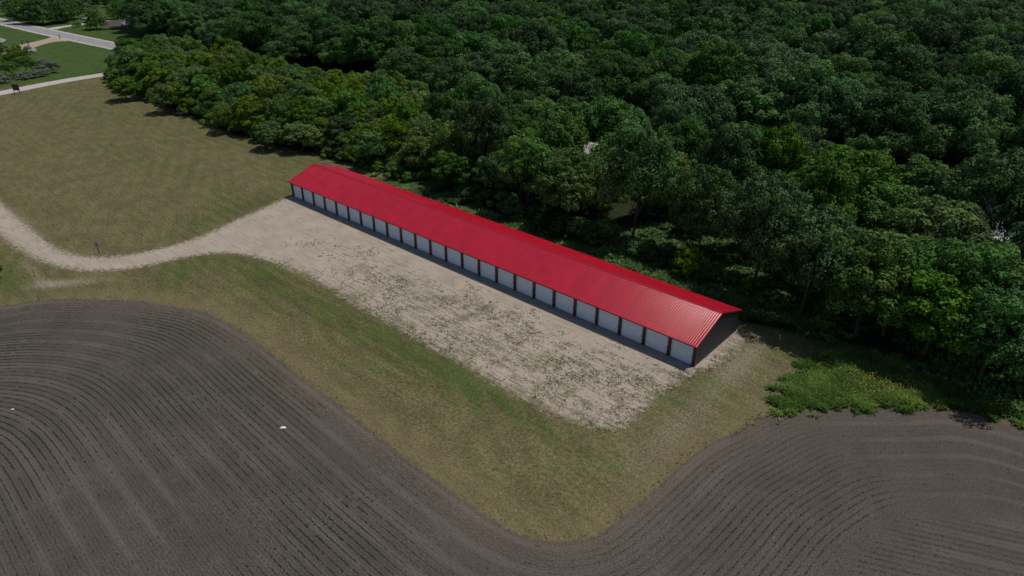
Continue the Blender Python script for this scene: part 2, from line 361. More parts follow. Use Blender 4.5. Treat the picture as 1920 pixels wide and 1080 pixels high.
# ---------------------------------------------------------------- the ground
nx_, ny_ = len(XS), len(YS)
I = np.arange(nx_*ny_).reshape(ny_, nx_)
F = np.stack([I[:-1, :-1], I[:-1, 1:], I[1:, 1:], I[1:, :-1]], -1).reshape(-1, 4)
und = (fbm(GP[:, 0]*.12, GP[:, 1]*.12, 3)-.5)*.10*sstep(2.5, 6, -GA['grav'])*sstep(0, 4, np.minimum.reduce([GP[:, 0]+60, 150-GP[:, 0], GP[:, 1]+90, 78-GP[:, 1]]))
und = und + .035*np.sin(ROW.ravel()*2*math.pi/.65*0)*0
GV = np.column_stack([GP, und])
fc = lambda a: a.ravel()[F].mean(1)
cs, cg, cw = fc(GA['soil']), fc(GA['grav']), fc(GA['wood'])
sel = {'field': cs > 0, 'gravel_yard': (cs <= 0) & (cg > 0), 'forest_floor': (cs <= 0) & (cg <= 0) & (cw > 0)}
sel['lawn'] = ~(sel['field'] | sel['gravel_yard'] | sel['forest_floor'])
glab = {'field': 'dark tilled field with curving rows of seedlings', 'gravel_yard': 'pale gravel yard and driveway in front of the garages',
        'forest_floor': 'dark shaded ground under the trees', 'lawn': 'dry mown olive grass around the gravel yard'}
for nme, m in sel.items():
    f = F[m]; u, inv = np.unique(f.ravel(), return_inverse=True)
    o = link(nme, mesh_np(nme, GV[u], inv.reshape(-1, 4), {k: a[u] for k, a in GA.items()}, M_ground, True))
    tag(o, glab[nme], None, None, 'structure')
# far ground
fx = np.concatenate([[-6000, -2500, -1200], np.arange(-720, 600.1, 6), [1200, 2500, 6000]]); fy = np.concatenate([[-6000, -2500, -1000], np.arange(-300, 738.1, 6), [1200, 2500, 6000]])
HX, HY = np.meshgrid(fx, fy); HP = np.stack([HX.ravel(), HY.ravel()], 1); HA = fields(HP); HA['row'] = np.zeros(len(HP)); HA['rowm'] = np.zeros(len(HP))
I = np.arange(len(HP)).reshape(HX.shape)
F2 = np.stack([I[:-1, :-1], I[:-1, 1:], I[1:, 1:], I[1:, :-1]], -1).reshape(-1, 4)
cc = HP[F2].mean(1); keep = ~((cc[:, 0] > -60) & (cc[:, 0] < 150) & (cc[:, 1] > -90) & (cc[:, 1] < 78))
link('ground', mesh_np('ground', np.column_stack([HP, np.zeros(len(HP))]), F2[keep], HA, M_ground, True))['kind'] = 'structure'

def ribbon(name, pts, widths, z, mat, label=None, jag=0.0, step=1.5):
    p = smooth_line(pts, 3); seg = np.r_[0, np.cumsum(np.linalg.norm(np.diff(p, axis=0), axis=1))]
    n = max(4, int(seg[-1]/step)); s = np.linspace(0, seg[-1], n)
    x = np.interp(s, seg, p[:, 0]); y = np.interp(s, seg, p[:, 1]); tx = np.gradient(x); ty = np.gradient(y); L = np.hypot(tx, ty); nx, ny = -ty/L, tx/L
    wd = np.interp(np.linspace(0, 1, n), np.linspace(0, 1, len(widths)), widths)/2
    j1 = (fbm(s*.8, s*0+1.5, 5)-.5)*jag*2; j2 = (fbm(s*.8, s*0+9.5, 6)-.5)*jag*2
    v = []
    for a in (-1, -.33, .33, 1):
        off = a*wd+(j1 if a > 0 else j2)*abs(a); v.append(np.column_stack([x+nx*off, y+ny*off, np.full(n, z)]))
    v = np.vstack(v); f = []
    for k in range(3):
        i = np.arange(n-1); f.append(np.stack([k*n+i, k*n+i+1, (k+1)*n+i+1, (k+1)*n+i], 1)[:, ::-1])
    o = link(name, mesh_np(name, v, np.vstack(f), None, mat)); o['kind'] = 'structure'
    if label: o['label'] = label
    return o
def sheet(name, poly, z, mat, label=None):
    p = smooth_line(list(poly)+[poly[0]], 2)[:-1]; me = bpy.data.meshes.new(name)
    me.from_pydata([(a, b, z) for a, b in p], [], [tuple(range(len(p)))]); me.update(); me.materials.append(mat)
    if me.polygons[0].normal.z < 0: me.flip_normals()
    o = link(name, me); o['kind'] = 'structure'
    if label: o['label'] = label
    return o
M_asph = simple('weathered_asphalt', (.30, .285, .29), .85, .2, .12, .4, .1)
M_path = simple('pale_gravel_path', (.47, .43, .39), .95, .1, .12, 1.2, .2)
M_trail = simple('tan_gravel', (.40, .31, .22), .95, .1, .15, 1.2, .2)
M_white = simple('white_road_paint', (.60, .59, .57), .7, .2, .1, 1.)
M_dirt = simple('brown_garden_soil', (.10, .078, .07), .95, .1, .35, .8, .3)
RC = [(-900, 20), (-520, 34), (-350, 43.2), (-290, 46.0), (-230, 50.0), (-150, 56.5), (-80, 60.6), (0, 63.5), (43, 66.0), (75, 70.2), (107, 73.4), (160, 79), (300, 92), (600, 110)]
ribbon('road_shoulder', RC, [11.6, 11.2, 10.6, 10.6, 10.6], .012, M_path, 'pale gravel shoulders of the paved road', .5)
ribbon('road', RC, [8.0], .024, M_asph, 'grey paved road crossing the top left corner and passing behind the tree strip')
rp = smooth_line(RC, 3); tt = np.gradient(rp, axis=0); tt /= np.linalg.norm(tt, axis=1)[:, None]; nn = np.stack([-tt[:, 1], tt[:, 0]], 1)
for s_ in (-3.75, 3.75): ribbon('road_edge_line', rp+nn*s_, [.16], .032, M_white)
ribbon('path', [(-140, -75), (-143, -50), (-146.5, -25), (-149.2, -11), (-153, -.8), (-155.6, 9.5), (-157.2, 23), (-157.5, 40), (-158, 56)], [6.0, 6.3, 6.0], .016, M_path, 'pale gravel path leading past the dark sign board towards the trees', .35)
sheet('trail', [(-270.5, 42.2), (-262, 42.9), (-249, 43.2), (-254, 38), (-246, 29.5), (-238, 23.5), (-236.5, 20.0), (-229.5, 17.3), (-227, 13.5), (-231, 11), (-240, 10), (-252, 14.5), (-253.5, 22.5), (-259, 31), (-265, 38)], .02, M_trail, 'tan gravel trail joining the paved road')
ribbon('side_drive', [(-299, 50.5), (-303.5, 54.5), (-305.5, 60), (-309, 70), (-312, 80), (-317, 95), (-322, 115)], [7, 4, 3.2, 3.2], .03, M_path, 'gravel side drive leaving the paved road past the round tree', .4)
sheet('dirt_bed', [(-304, 77.7), (-311, 90), (-306, 97), (-284, 90), (-277, 78), (-281, 73), (-289, 71)], .022, M_dirt, 'bare brown soil bed beside the gravel drive')

# ---------------------------------------------------------------- the storage building
LEN, WID, HE, HR, OV, OS, BAY = 87.84, 11.156, 3.09, 5.28, .476, .153, 3.66
YC = WID/2; SL = (HR-HE)/(YC+OV)
bld = root('storage_building', (0, 0, 0), 'long storage building with bright red ribbed metal roof and a row of white garage doors', 'building')
def zr(y): return HR-SL*abs(y-YC)
m = MB(); m.box(-.06, LEN+.04, -1.28, WID+.05, -.3, .045); m.build('foundation_slab', M_slab, bld)
# pilasters and doors
PW = .42
m = MB(); m.box(-PW/2, PW/2, -.085, .16, .045, 3.10); pm = m.mesh('pilaster', M_trim)
for k in range(25):
    x = min(max(k*BAY, PW/2), LEN-PW/2); link('pilaster', pm, bld, (x, 0, 0))
m = MB(); dw_ = BAY-PW; hd = 2.78
for i in range(4):
    z0 = .05+i*hd/4; m.box(-dw_/2, dw_/2, .10, .16, z0+.012, z0+hd/4-.012)
    for j in range(3):
        zz = z0+.10+j*.2; m.box(-dw_/2+.06, dw_/2-.06, .088, .0995, zz, zz+.09)
m.box(-dw_/2+.01, dw_/2-.01, .118, .152, .06, .05+hd-.01)
dm = m.mesh('garage_door', M_door)
m = MB(); m.box(-.07, .07, -.02, .0, -.03, .03); m.box(-.02, .02, -.06, -.02, -.09, .09); lm_ = m.mesh('latch', M_black)
for k in range(24):
    x0, x1 = k*BAY, (k+1)*BAY
    xm = (x0+x1)/2
    if k == 0: xm += PW/4
    if k == 23: xm -= PW/4
    d_ = link('garage_door', dm, bld, (xm, 0, 0))
    if k in (0, 23): d_.scale = ((dw_-PW/2)/dw_, 1, 1)
    link('latch', lm_, d_, (dw_/2-.16, .086, 1.15))
m = MB(); m.box(.0, LEN, -.03, .17, 2.86, zr(0)-.02); 
m.build('door_header', M_trim, bld)
# ribbed siding panels on the ends and rear
def rib_profile(a, b, sp=.2286, w_=.035, h_=.02):
    out = [(a, 0)]; t = a+sp/2
    while t < b-w_: out += [(t-w_/2, 0), (t-w_/4, h_), (t+w_/4, h_), (t+w_/2, 0)]; t += sp
    return out+[(b, 0)]
def siding(name, a, b, top, place, mat):
    pr_ = rib_profile(a, b); m = MB()
    for (t0, o0), (t1, o1) in zip(pr_[:-1], pr_[1:]):
        k = len(m.v)
        m.v += [place(t0, o0, .05), place(t1, o1, .05), place(t1, o1, top(t1)), place(t0, o0, top(t0))]; m.f.append((k, k+1, k+2, k+3))
    return m.build(name, mat, bld)
n_end = 12; 
cuts = np.linspace(.0, WID, n_end+1)
for sx, xw in ((1, LEN-.0), (-1, 0.0)):
    for a, b in zip(cuts[:-1], cuts[1:]):
        parts = [(a, b)] if not (a < YC-1e-6 < b-1e-6) else [(a, YC), (YC, b)]
        for c, d in parts: siding('siding_panel', c, d, lambda t: zr(t)-.03, lambda t, o, z, sx=sx, xw=xw: (xw+sx*o, t, z), M_char)
nb = 96; cuts = np.linspace(.0, LEN, nb+1)
pr_ = rib_profile(0, LEN/nb); m = MB()
for (t0, o0), (t1, o1) in zip(pr_[:-1], pr_[1:]):
    k = len(m.v); m.v += [(t0, WID+o0, .05), (t1, WID+o1, .05), (t1, WID+o1, zr(WID)-.03), (t0, WID+o0, zr(WID)-.03)]; m.f.append((k, k+1, k+2, k+3))
rm_ = m.mesh('siding_panel', M_char)
for c in cuts[:-1]: link('siding_panel', rm_, bld, (c, 0, 0))
m = MB(); m.box(.03, LEN-.03, .17, .19, .05, zr(.2)-.06); m.build('inner_wall', M_char, bld)
# corner trims at the rear and front end faces
for x in (LEN-.001, -.029):
    for y0, y1 in ((-.088, .14), (WID-.14, WID+.03)):
        m = MB(); m.box(x, x+.03, y0, y1, .046, min(zr(y0), zr(y1))-.035); m.build('corner_trim', M_trim, bld)
for x0, x1 in ((LEN-.14, LEN+.028), (-.028, .14)):
    m = MB(); m.box(x0, x1, WID+.021, WID+.035, .046, zr(WID)-.04); m.build('corner_trim', M_trim, bld)
# roof panels: ribbed steel sheets, one object each
npan = 96; X0, X1 = -OS, LEN+OS; pw = (X1-X0)/npan
slen = math.hypot(YC+OV, HR-HE); ca, sa = (YC+OV)/slen, (HR-HE)/slen
def roof_panel():
    m = MB(); prof = [(0, 0)]
    for i in range(3):
        c = pw*(i+.5)/3; prof += [(c-.050, 0), (c-.042, .020), (c-.026, .036), (c-.008, .043), (c+.008, .043), (c+.026, .036), (c+.042, .020), (c+.050, 0)]
    for i in range(2):
        pass
    prof.append((pw, 0))
    for (a, ha), (b, hb) in zip(prof[:-1], prof[1:]):
        k = len(m.v)
        # x along, s along slope from eave (0) to ridge (slen)
        for s_, xx, hh in ((0, a, ha), (0, b, hb), (slen, b, hb), (slen, a, ha)):
            m.v.append((xx, s_*ca-sa*hh, s_*sa+ca*hh))
        m.f.append((k, k+1, k+2, k+3))
    # underside
    k = len(m.v)
    for s_, xx in ((0, 0), (0, pw), (slen, pw), (slen, 0)): m.v.append((xx, s_*ca+sa*.02, s_*sa-ca*.02))
    m.f.append((k+3, k+2, k+1, k))
    m.f.append((k, k+1, 1, 0)) if False else None
    return m.mesh('roof_panel', M_roof)
rp_m = roof_panel()
for i in range(npan):
    o = link('roof_panel', rp_m, bld, (X0+i*pw, -OV, HE))
    o = link('roof_panel', rp_m, bld, (X0+(i+1)*pw, WID+OV, HE)); o.rotation_euler = (0, 0, math.pi)
# eave fascia, rake trims, ridge cap
M_fascia = simple('red_fascia', (.42, .016, .022), .38, .5, .08)
for y0, y1 in ((-OV-.012, -OV+.012), (WID+OV-.012, WID+OV+.012)):
    m = MB(); m.box(X0, X1, y0, y1, HE-.13, HE-.022); m.build('eave_trim', M_trim, bld)
for y0, y1 in ((-OV+.012, -.09), (WID+.04, WID+OV-.012)):
    m = MB(); m.box(X0+.02, X1-.02, y0, y1, HE-.11, HE-.085); m.build('soffit', M_trim, bld)
for x0, x1 in ((X0-.03, X0+.005), (X1-.005, X1+.03)):
    for s_ in (0, 1):
        ya, yb = (-OV, YC) if s_ == 0 else (WID+OV, YC)
        m = MB(); zt, zb = .045, -.13
        m.hexa([(x0, ya, HE+zb), (x1, ya, HE+zb), (x1, yb, HR+zb), (x0, yb, HR+zb), (x0, ya, HE+zt), (x1, ya, HE+zt), (x1, yb, HR+zt), (x0, yb, HR+zt)])
        m.build('rake_trim', M_fascia, bld)
m = MB(); rw = .30
for s_ in (1, -1):
    k = len(m.v)
    for x in (X0-.02, X1+.02):
        m.v += [(x, YC, HR+.085), (x, YC+s_*rw, HR-SL*rw+.06), (x, YC+s_*(rw+.02), HR-SL*(rw+.02)+.012)]
    m.f += [(k, k+1, k+4, k+3), (k+1, k+2, k+5, k+4)]
m.build('ridge_cap', M_roof, bld)

# ---------------------------------------------------------------- vegetation prototypes
def leaves(name, C, Nn, size, seed, clump, shape='leaf'):
    """quads centred at C with normals Nn"""
    r = np.random.default_rng(seed); n = len(C)
    Nn = Nn/np.linalg.norm(Nn, axis=1)[:, None]
    a = r.normal(size=(n, 3)); u = np.cross(Nn, a); u /= np.linalg.norm(u, axis=1)[:, None]; v = np.cross(Nn, u)
    s = size*(.6+.8*r.random(n))[:, None]
    q = np.stack([C-u*s*.5, C-v*s*.34+Nn*s*.08, C+u*s*.5, C+v*s*.34+Nn*s*.08], 1).reshape(-1, 3)
    f = np.arange(4*n).reshape(n, 4)
    lv = np.repeat(r.random(n), 4); cl = np.repeat(clump, 4)
    return mesh_np(name, q, f, {'leaf': lv, 'clump': cl})
def rand_dir(r, n):
    d = r.normal(size=(n, 3)); return d/np.linalg.norm(d, axis=1)[:, None]
def crown(name, seed, R=6., top=14., base=4.5, cf=.42, nl=46, nleaf=15000, lsize=.36, lr=(.20, .34), flat=.8, holes=.0):
    r = np.random.default_rng(seed); cz = base+(top-base)*cf; hu = top-cz; hl = cz-base
    # lobe centres: spread with rejection, on an irregular dome
    cents = []; tries = 0
    while len(cents) < nl and tries < 4000:
        tries += 1; d = rand_dir(r, 1)[0]
        if d[2] < -.55: continue
        az = math.atan2(d[1], d[0]); irr = 1+.16*math.sin(az*2+seed)+.11*math.sin(az*3+seed*2.1)+.1*r.normal()
        k = (.62+.26*r.random())
        c = np.array([d[0]*R*irr*k, d[1]*R*irr*k, cz+d[2]*(hu if d[2] > 0 else hl)*(k+.02)])
        rad = R*(lr[0]+(lr[1]-lr[0])*r.random())
        if any(np.linalg.norm((c-q)*[1, 1, 1.2]) < .5*(rad+rr) for q, rr in cents): continue
        cents.append((c, rad))
    C = []; N = []; K = []
    tot = sum(rr**2 for _, rr in cents)
    for c, rad in cents:
        n = int(nleaf*rad*rad/tot); tone = r.random()
        # sub puffs
        ns = 14; sd = rand_dir(r, ns); sd[:, 2] = np.abs(sd[:, 2])*.9-.15*(r.random(ns)); sd /= np.linalg.norm(sd, axis=1)[:, None]
        sc = c+sd*rad*.68*np.array([1, 1, flat]); sr = rad*(.34+.2*r.random(ns)); st = np.clip(tone*.6+.4*r.random(ns), 0, 1)
        w_ = r.integers(0, ns, n); dd = rand_dir(r, n); out = dd+sd[w_]*.55+np.array([0, 0, .25]); out /= np.linalg.norm(out, axis=1)[:, None]
        p = sc[w_]+out*(sr[w_]*(.78+.30*r.random(n)))[:, None]
        C.append(p); N.append(out*.95+rand_dir(r, n)*.5); K.append(st[w_])
    C = np.vstack(C); N = np.vstack(N); K = np.concatenate(K)
    return leaves(name, C, N, lsize, seed+5, K), cents
def trunk_mesh(name, cents, base, top, r0, seed, mat, limbs=9, H0=0.):
    r = np.random.default_rng(seed); m = MB(); p = np.array([0, 0, H0-.2]); fork = base*.75
    q = np.array([r.normal()*.2, r.normal()*.2, fork]); m.tube(p, q, r0, r0*.75, 7)
    q2 = np.array([q[0]+r.normal()*.4, q[1]+r.normal()*.4, base+(top-base)*.55]); m.tube(q, q2, r0*.75, r0*.35, 6)
    idx = r.permutation(len(cents))[:limbs]
    for i in idx:
        c = cents[i][0]; t = r.random()*.7; s = q*(1-t)+q2*t; mid = (s+c)/2+np.array([0, 0, -.4]); m.tube(s, mid, r0*.34, r0*.22, 5); m.tube(mid, c, r0*.22, r0*.08, 5)
    return m.mesh(name, mat)
PROTO = {}
def add_proto(key, seed, mats, R, top, base, **k):
    cm, cents = crown('crown', seed, R, top, base, **k)
    for mm in mats[:1]: cm.materials.append(mm)
    tm = trunk_mesh('trunk', cents, max(base, .8), top, R*.035+.06, seed, M_bark)
    PROTO[key] = (cm, tm, R, top)
for i in range(5): add_proto(f'oak{i}', 11+i, [L_dark], 6.0+.3*(i % 3), 15.0+.5*i, 4.0, nl=40+3*i, nleaf=21000, lsize=.40, lr=(.22, .40))
for i in range(3): add_proto(f'maple{i}', 31+i, [L_mid], 4.6, 12.5, 2.6, nl=32, nleaf=15000, lsize=.35, lr=(.24, .42))
for i in range(2): add_proto(f'yellow{i}', 41+i, [L_yel], 4.0, 9.5, 1.4, nl=34, nleaf=10000, lsize=.30, lr=(.22, .38))
for i in range(3): add_proto(f'bush{i}', 51+i, [L_mid], 2.6, 4.8, .1, nl=24, nleaf=6000, lsize=.26, lr=(.24, .42))
for i in range(2): add_proto(f'full{i}', 71+i, [L_dark], 4.4, 9.6, -.6, cf=.34, nl=44, nleaf=12000, lsize=.34, lr=(.24, .38))
for i in range(1): add_proto(f'young{i}', 61+i, [L_mid], 2.5, 5.6, 1.7, nl=20, nleaf=4500, lsize=.26, lr=(.26, .44))

def branches(name, seed, H, spread, n1=7, mat=None, r0=.16):
    r = np.random.default_rng(seed); m = MB(); pts = [np.array([0, 0, -.1])]
    for i in range(5): pts.append(pts[-1]+np.array([r.normal()*.25, r.normal()*.25, H*.14]))
    for i, (a, b) in enumerate(zip(pts[:-1], pts[1:])): m.tube(a, b, r0*(1-.15*i), r0*(1-.15*(i+1)), 6)
    for i in range(n1*3):
        k = r.integers(1, 6); s = pts[k]; az = r.random()*math.tau; L = spread*(.5+.6*r.random()); up = .35+r.random()*.9
        a = s; d = np.array([math.cos(az), math.sin(az), up]); d /= np.linalg.norm(d); rr = r0*.4
        for j in range(4):
            b = a+d*L/4; m.tube(a, b, rr, rr*.7, 4); rr *= .7
            for q in range(4):
                e = d+rand_dir(r, 1)[0]*.9; e /= np.linalg.norm(e); b2 = b+e*L*.28; m.tube(b, b2, rr*.6, rr*.3, 3)
                for z_ in range(2):
                    e2 = e+rand_dir(r, 1)[0]*.8; e2 /= np.linalg.norm(e2); m.tube(b2, b2+e2*L*.2, rr*.35, .008, 3)
            d = d+r.normal(size=3)*.22; d /= np.linalg.norm(d); a = b
    return m.mesh(name, mat or M_dead)

# ---------------------------------------------------------------- placing the trees
trees = []   # x, y, key, scale, zscale, rz
taken = []
def ok(x, y, rad):
    k = .62 if x < -5 else .74
    for a, b, c in taken:
        if (x-a)**2+(y-b)**2 < ((rad+c)*k)**2: return False
    return True
def put(x, y, key, s, zs=None, group=None, force=False, mat=None, zone='strip'):
    rad = PROTO[key][2]*s
    if not force and not ok(x, y, rad): return False
    taken.append((x, y, rad)); trees.append(dict(x=x, y=y, key=key, s=s, zs=zs or s*random.uniform(.92, 1.08), rz=random.random()*math.tau, mat=mat, zone=zone)); return True
def top_at(px, py, H):      # ground point under a crown top, both read once from the photograph's perspective
    v = _d+_r*(px-960)/1280.37-_u*(py-540)/1280.37; t = (H-CAM[2])/v[2]; return CAM+t*v
# trees that stand out, as ground positions in metres: (x, y, kind, height, radius)
FEATURE = []
for px, py, H, R_, key in [
    (1592, 300, 15, 7.6, 'maple0'), (1775, 392, 13.5, 6.2, 'maple1'), (1850, 480, 12.5, 6.6, 'maple2'), (1420, 165, 17.5, 8.6, 'oak0'), (1320, 180, 17, 7.2, 'oak1'),
    (1010, 135, 16, 7.4, 'oak2'), (1085, 150, 15, 5.6, 'oak3'), (1150, 200, 15, 6.4, 'oak4'), (1020, 195, 13.5, 5.2, 'maple1'), (760, 110, 15.5, 7.0, 'oak1'), (850, 125, 15, 5.6, 'oak2'),
    (895, 165, 13.5, 5.0, 'oak4'), (742, 230, 10, 3.6, 'yellow0'), (820, 205, 9.5, 3.4, 'yellow1'), (470, 190, 8.5, 4.6, 'yellow1'), (335, 160, 8, 4.4, 'yellow0'), (300, 165, 7.5, 3.4, 'yellow1'),
    (1265, 300, 11, 4.4, 'yellow0'), (1310, 360, 8.5, 2.8, 'yellow1'), (1000, 255, 11, 5.2, 'maple0'), (900, 245, 10.5, 4.0, 'maple2'), (1160, 265, 11, 5.2, 'maple2'), (1060, 300, 10.5, 4.6, 'maple0'),
    (1400, 250, 14.5, 6.6, 'oak3'), (1500, 255, 15, 5.2, 'oak2'), (1680, 370, 12, 4.8, 'oak4'), (1640, 450, 11, 4.6, 'oak0'), (1560, 420, 10.5, 4.2, 'maple1'), (1700, 480, 12.5, 5.2, 'oak1'), (1480, 375, 9, 3.0, 'yellow0'),
    (1780, 520, 12, 5.4, 'maple0'), (1890, 570, 11.5, 4.6, 'oak3'), (1410, 365, 11, 4.4, 'oak2'), (610, 200, 7.5, 3.2, 'maple2'), (560, 235, 6.5, 3.6, 'maple1'), (590, 245, 5.5, 3.0, 'yellow0'), (505, 235, 6, 3.4, 'maple0'),
    (420, 200, 7, 3.4, 'yellow1'), (640, 225, 8, 3.6, 'oak0'), (690, 200, 9.5, 3.8, 'maple0'), (250, 95, 10, 6.0, 'oak4'), (228, 150, 6.5, 3.6, 'maple1'), (375, 105, 8, 4.2, 'yellow1'), (320, 120, 8.5, 4.4, 'maple0'),
    (236, 78, 10, 4.6, 'maple0'), (226, 104, 8, 4.0, 'oak1'), (1230, 330, 9, 3.6, 'maple1'), (1130, 300, 10, 4.2, 'oak2'), (540, 190, 8, 3.6, 'yellow0'), (700, 255, 7.5, 3.4, 'oak3'), (850, 290, 8.5, 3.8, 'maple1'), (930, 300, 9, 3.6, 'oak0'), (780, 265, 8, 3.2, 'maple0')]:
    g = top_at(px, py, H*.93)
    FEATURE.append((g[0], g[1], key, H*1.04, R_*1.06))
FEATURE += [(92.5, 21, 'oak1', 15.5, 6.0), (100, 20.5, 'maple0', 14.5, 5.4), (108.5, 24.5, 'oak3', 14.5, 5.8), (117, 24, 'oak2', 13, 5.4)]
for x, y, key, H, R_ in FEATURE:
    put(x, y, key, R_/PROTO[key][2], H/PROTO[key][3], force=True)
# strip between the grass and the road, filled up
def front_y(x): return np.interp(x, [-150, -134, -100, -48, -17, 0, 60, 84, 95, 112, 122, 160], [25, 20.5, 19.5, 18, 22, 23, 23.5, 22.5, 20.5, 22.5, 22.0, 22])
def road_y(x): return np.interp(x, rp[:, 0], rp[:, 1])
for _ in range(5200):
    x = random.uniform(-146, 175); yf = front_y(x); yr = road_y(x)-9.5
    y = random.uniform(yf, yr); e = y-yf; left = x < -5
    if x < 150 and -100 < x < -60 and 52 < y < 60: continue
    if left:
        key = random.choice(['maple0', 'maple1', 'maple2', 'oak1', 'yellow0', 'maple0']); s = random.uniform(.80, 1.05)
        if key.startswith('oak'): s *= .7
        zs = s*random.uniform(.80, 1.2)*(1 if e > 6 else .88)
        if key.startswith('yellow'): zs *= 1.15
    else:
        gap = any((x-gx)**2/60+(y-gy)**2/50 < 1 for gx, gy in ((43, 57), (108, 64), (66, 62)))
        if gap: continue
        key = random.choice(['oak0', 'oak1', 'oak2', 'oak3', 'oak4', 'maple0', 'maple1', 'maple2', 'maple0', 'yellow1'] if e < 14 else ['oak0', 'oak1', 'oak2', 'oak3', 'oak4', 'maple2'])
        s = random.uniform(.92, 1.28)*(.9 if e < 5 else 1); zs = random.uniform(.88, 1.15)*(1.08 if x > 20 else .92)
        if key[0] in 'my': zs *= 1.12
        if key.startswith('oak'): s *= .88
    put(x, y, key, s, zs, mat=L_yel if left and key[0] == 'm' and random.random() < .32 else None)
# bushes along the front of the strip, down to the ground
for _ in range(900):
    x = random.uniform(-142, 150); y = front_y(x)-random.uniform(.2, 3.2) if x < 0 else front_y(x)-random.uniform(-2, 3.0)
    if x > 0 and random.random() < (.5 if x < 90 else .45): continue
    s = random.uniform(.65, 1.3) if x < 0 else random.uniform(.45, .95)
    rad = 2.6*s
    if all((x-a['x'])**2+(y-a['y'])**2 > (rad*.95+(PROTO[a['key']][2]*a['s']*.25))**2 for a in trees if abs(a['x']-x) < 8):
        trees.append(dict(x=x, y=y, key=random.choice(['bush0', 'bush1', 'bush2']), s=s, zs=s*random.uniform(.8, 1.15), rz=random.random()*6.28, mat=random.choice([None, None, L_dark, L_yel if x < 0 else L_dark]), zone='bush'))
# undergrowth bushes along the near edge of the big wood
for _ in range(300):
    if _ < 120: x = random.uniform(-200, -115); y = road_y(x)+random.uniform(7.5, 13.5)
    else: q = random.random(); x = -172-q*185; y = 50+q*72+random.uniform(-2, 3)
    s = random.uniform(.8, 1.5); rad = 2.6*s
    if all((x-a['x'])**2+(y-a['y'])**2 > (rad*.8)**2 for a in trees if abs(a['x']-x) < 6 and a['zone'] == 'edge'):
        trees.append(dict(x=x, y=y, key=random.choice(['bush0', 'bush1', 'bush2']), s=s, zs=s*random.uniform(.8, 1.3), rz=random.random()*6.28, mat=L_dark, zone='edge'))
# the wood beyond the road: jittered grid, only where the picture (with a wide margin) can see it
gs = 10.2; wood_pts = []
for ix in range(-62, 62):
    for iy in range(-2, 70):
        if random.random() < .05: continue
        x = ix*gs+random.uniform(-.42, .42)*gs+(iy % 2)*gs/2; y = 70+iy*gs*.92+random.uniform(-.42, .42)*gs
        if y < road_y(x)+(13.5 if x > -150 else 11): continue
        if not inside(np.array([[x, y]]), WOOD_POLY)[0]: continue
        px, py, z = proj((x, y, 12))
        if z < 0 or px < -350 or px > 2500 or py < -260: continue
        wood_pts.append((x, y, z))
wood_pts.sort(key=lambda p: p[2])
front = [t for t in trees if t['zone'] == 'strip']
n_ind = max(0, 296-len(front))
for i, (x, y, z) in enumerate(wood_pts[:n_ind]):
    key = random.choice(['oak0', 'oak1', 'oak2', 'oak3', 'oak4', 'oak2', 'maple0']); s = random.uniform(.9, 1.3)
    trees.append(dict(x=x, y=y, key=key, s=s, zs=(s*.5+.5)*random.uniform(.9, 1.2), rz=random.random()*6.28, mat=None, zone='wood'))

ORD = ['first', 'second', 'third', 'fourth', 'fifth', 'sixth', 'seventh', 'eighth', 'ninth', 'tenth', 'eleventh', 'twelfth', 'thirteenth', 'fourteenth', 'fifteenth', 'sixteenth', 'seventeenth', 'eighteenth', 'nineteenth', 'twentieth', 'twenty-first', 'twenty-second', 'twenty-third', 'twenty-fourth']
dpx = [proj(((k+.5)*BAY, 0, 1.4))[0] for k in range(24)]
COLW = {'oak': 'dark green', 'maple': 'mid green', 'yellow': 'yellow-green', 'bush': 'leafy green', 'young': 'fresh green'}
def where(t):
    px, py, z = proj((t['x'], t['y'], 8)); e = t['y']-front_y(t['x'])
    depth = 'front row' if e < 6 else ('middle row' if e < 18 else 'back row')
    if t['x'] < -5 and px < 540: pos = ('at the far left end' if px < 300 else 'left of the building' if px < 420 else 'just left of the roof')
    else:
        k = int(np.argmin([abs(px-q) for q in dpx]))
        if px > 1330: pos = ('right of the red roof' if px < 1450 else 'behind weed patch, left part' if px < 1590 else 'behind the weed patch' if px < 1720 else 'left of the right edge' if px < 1850 else 'at the right edge of view' if px < 1930 else 'beyond the right edge')
        else: pos = f'above {ORD[k]} door from left'
    return depth, pos
allc = {}
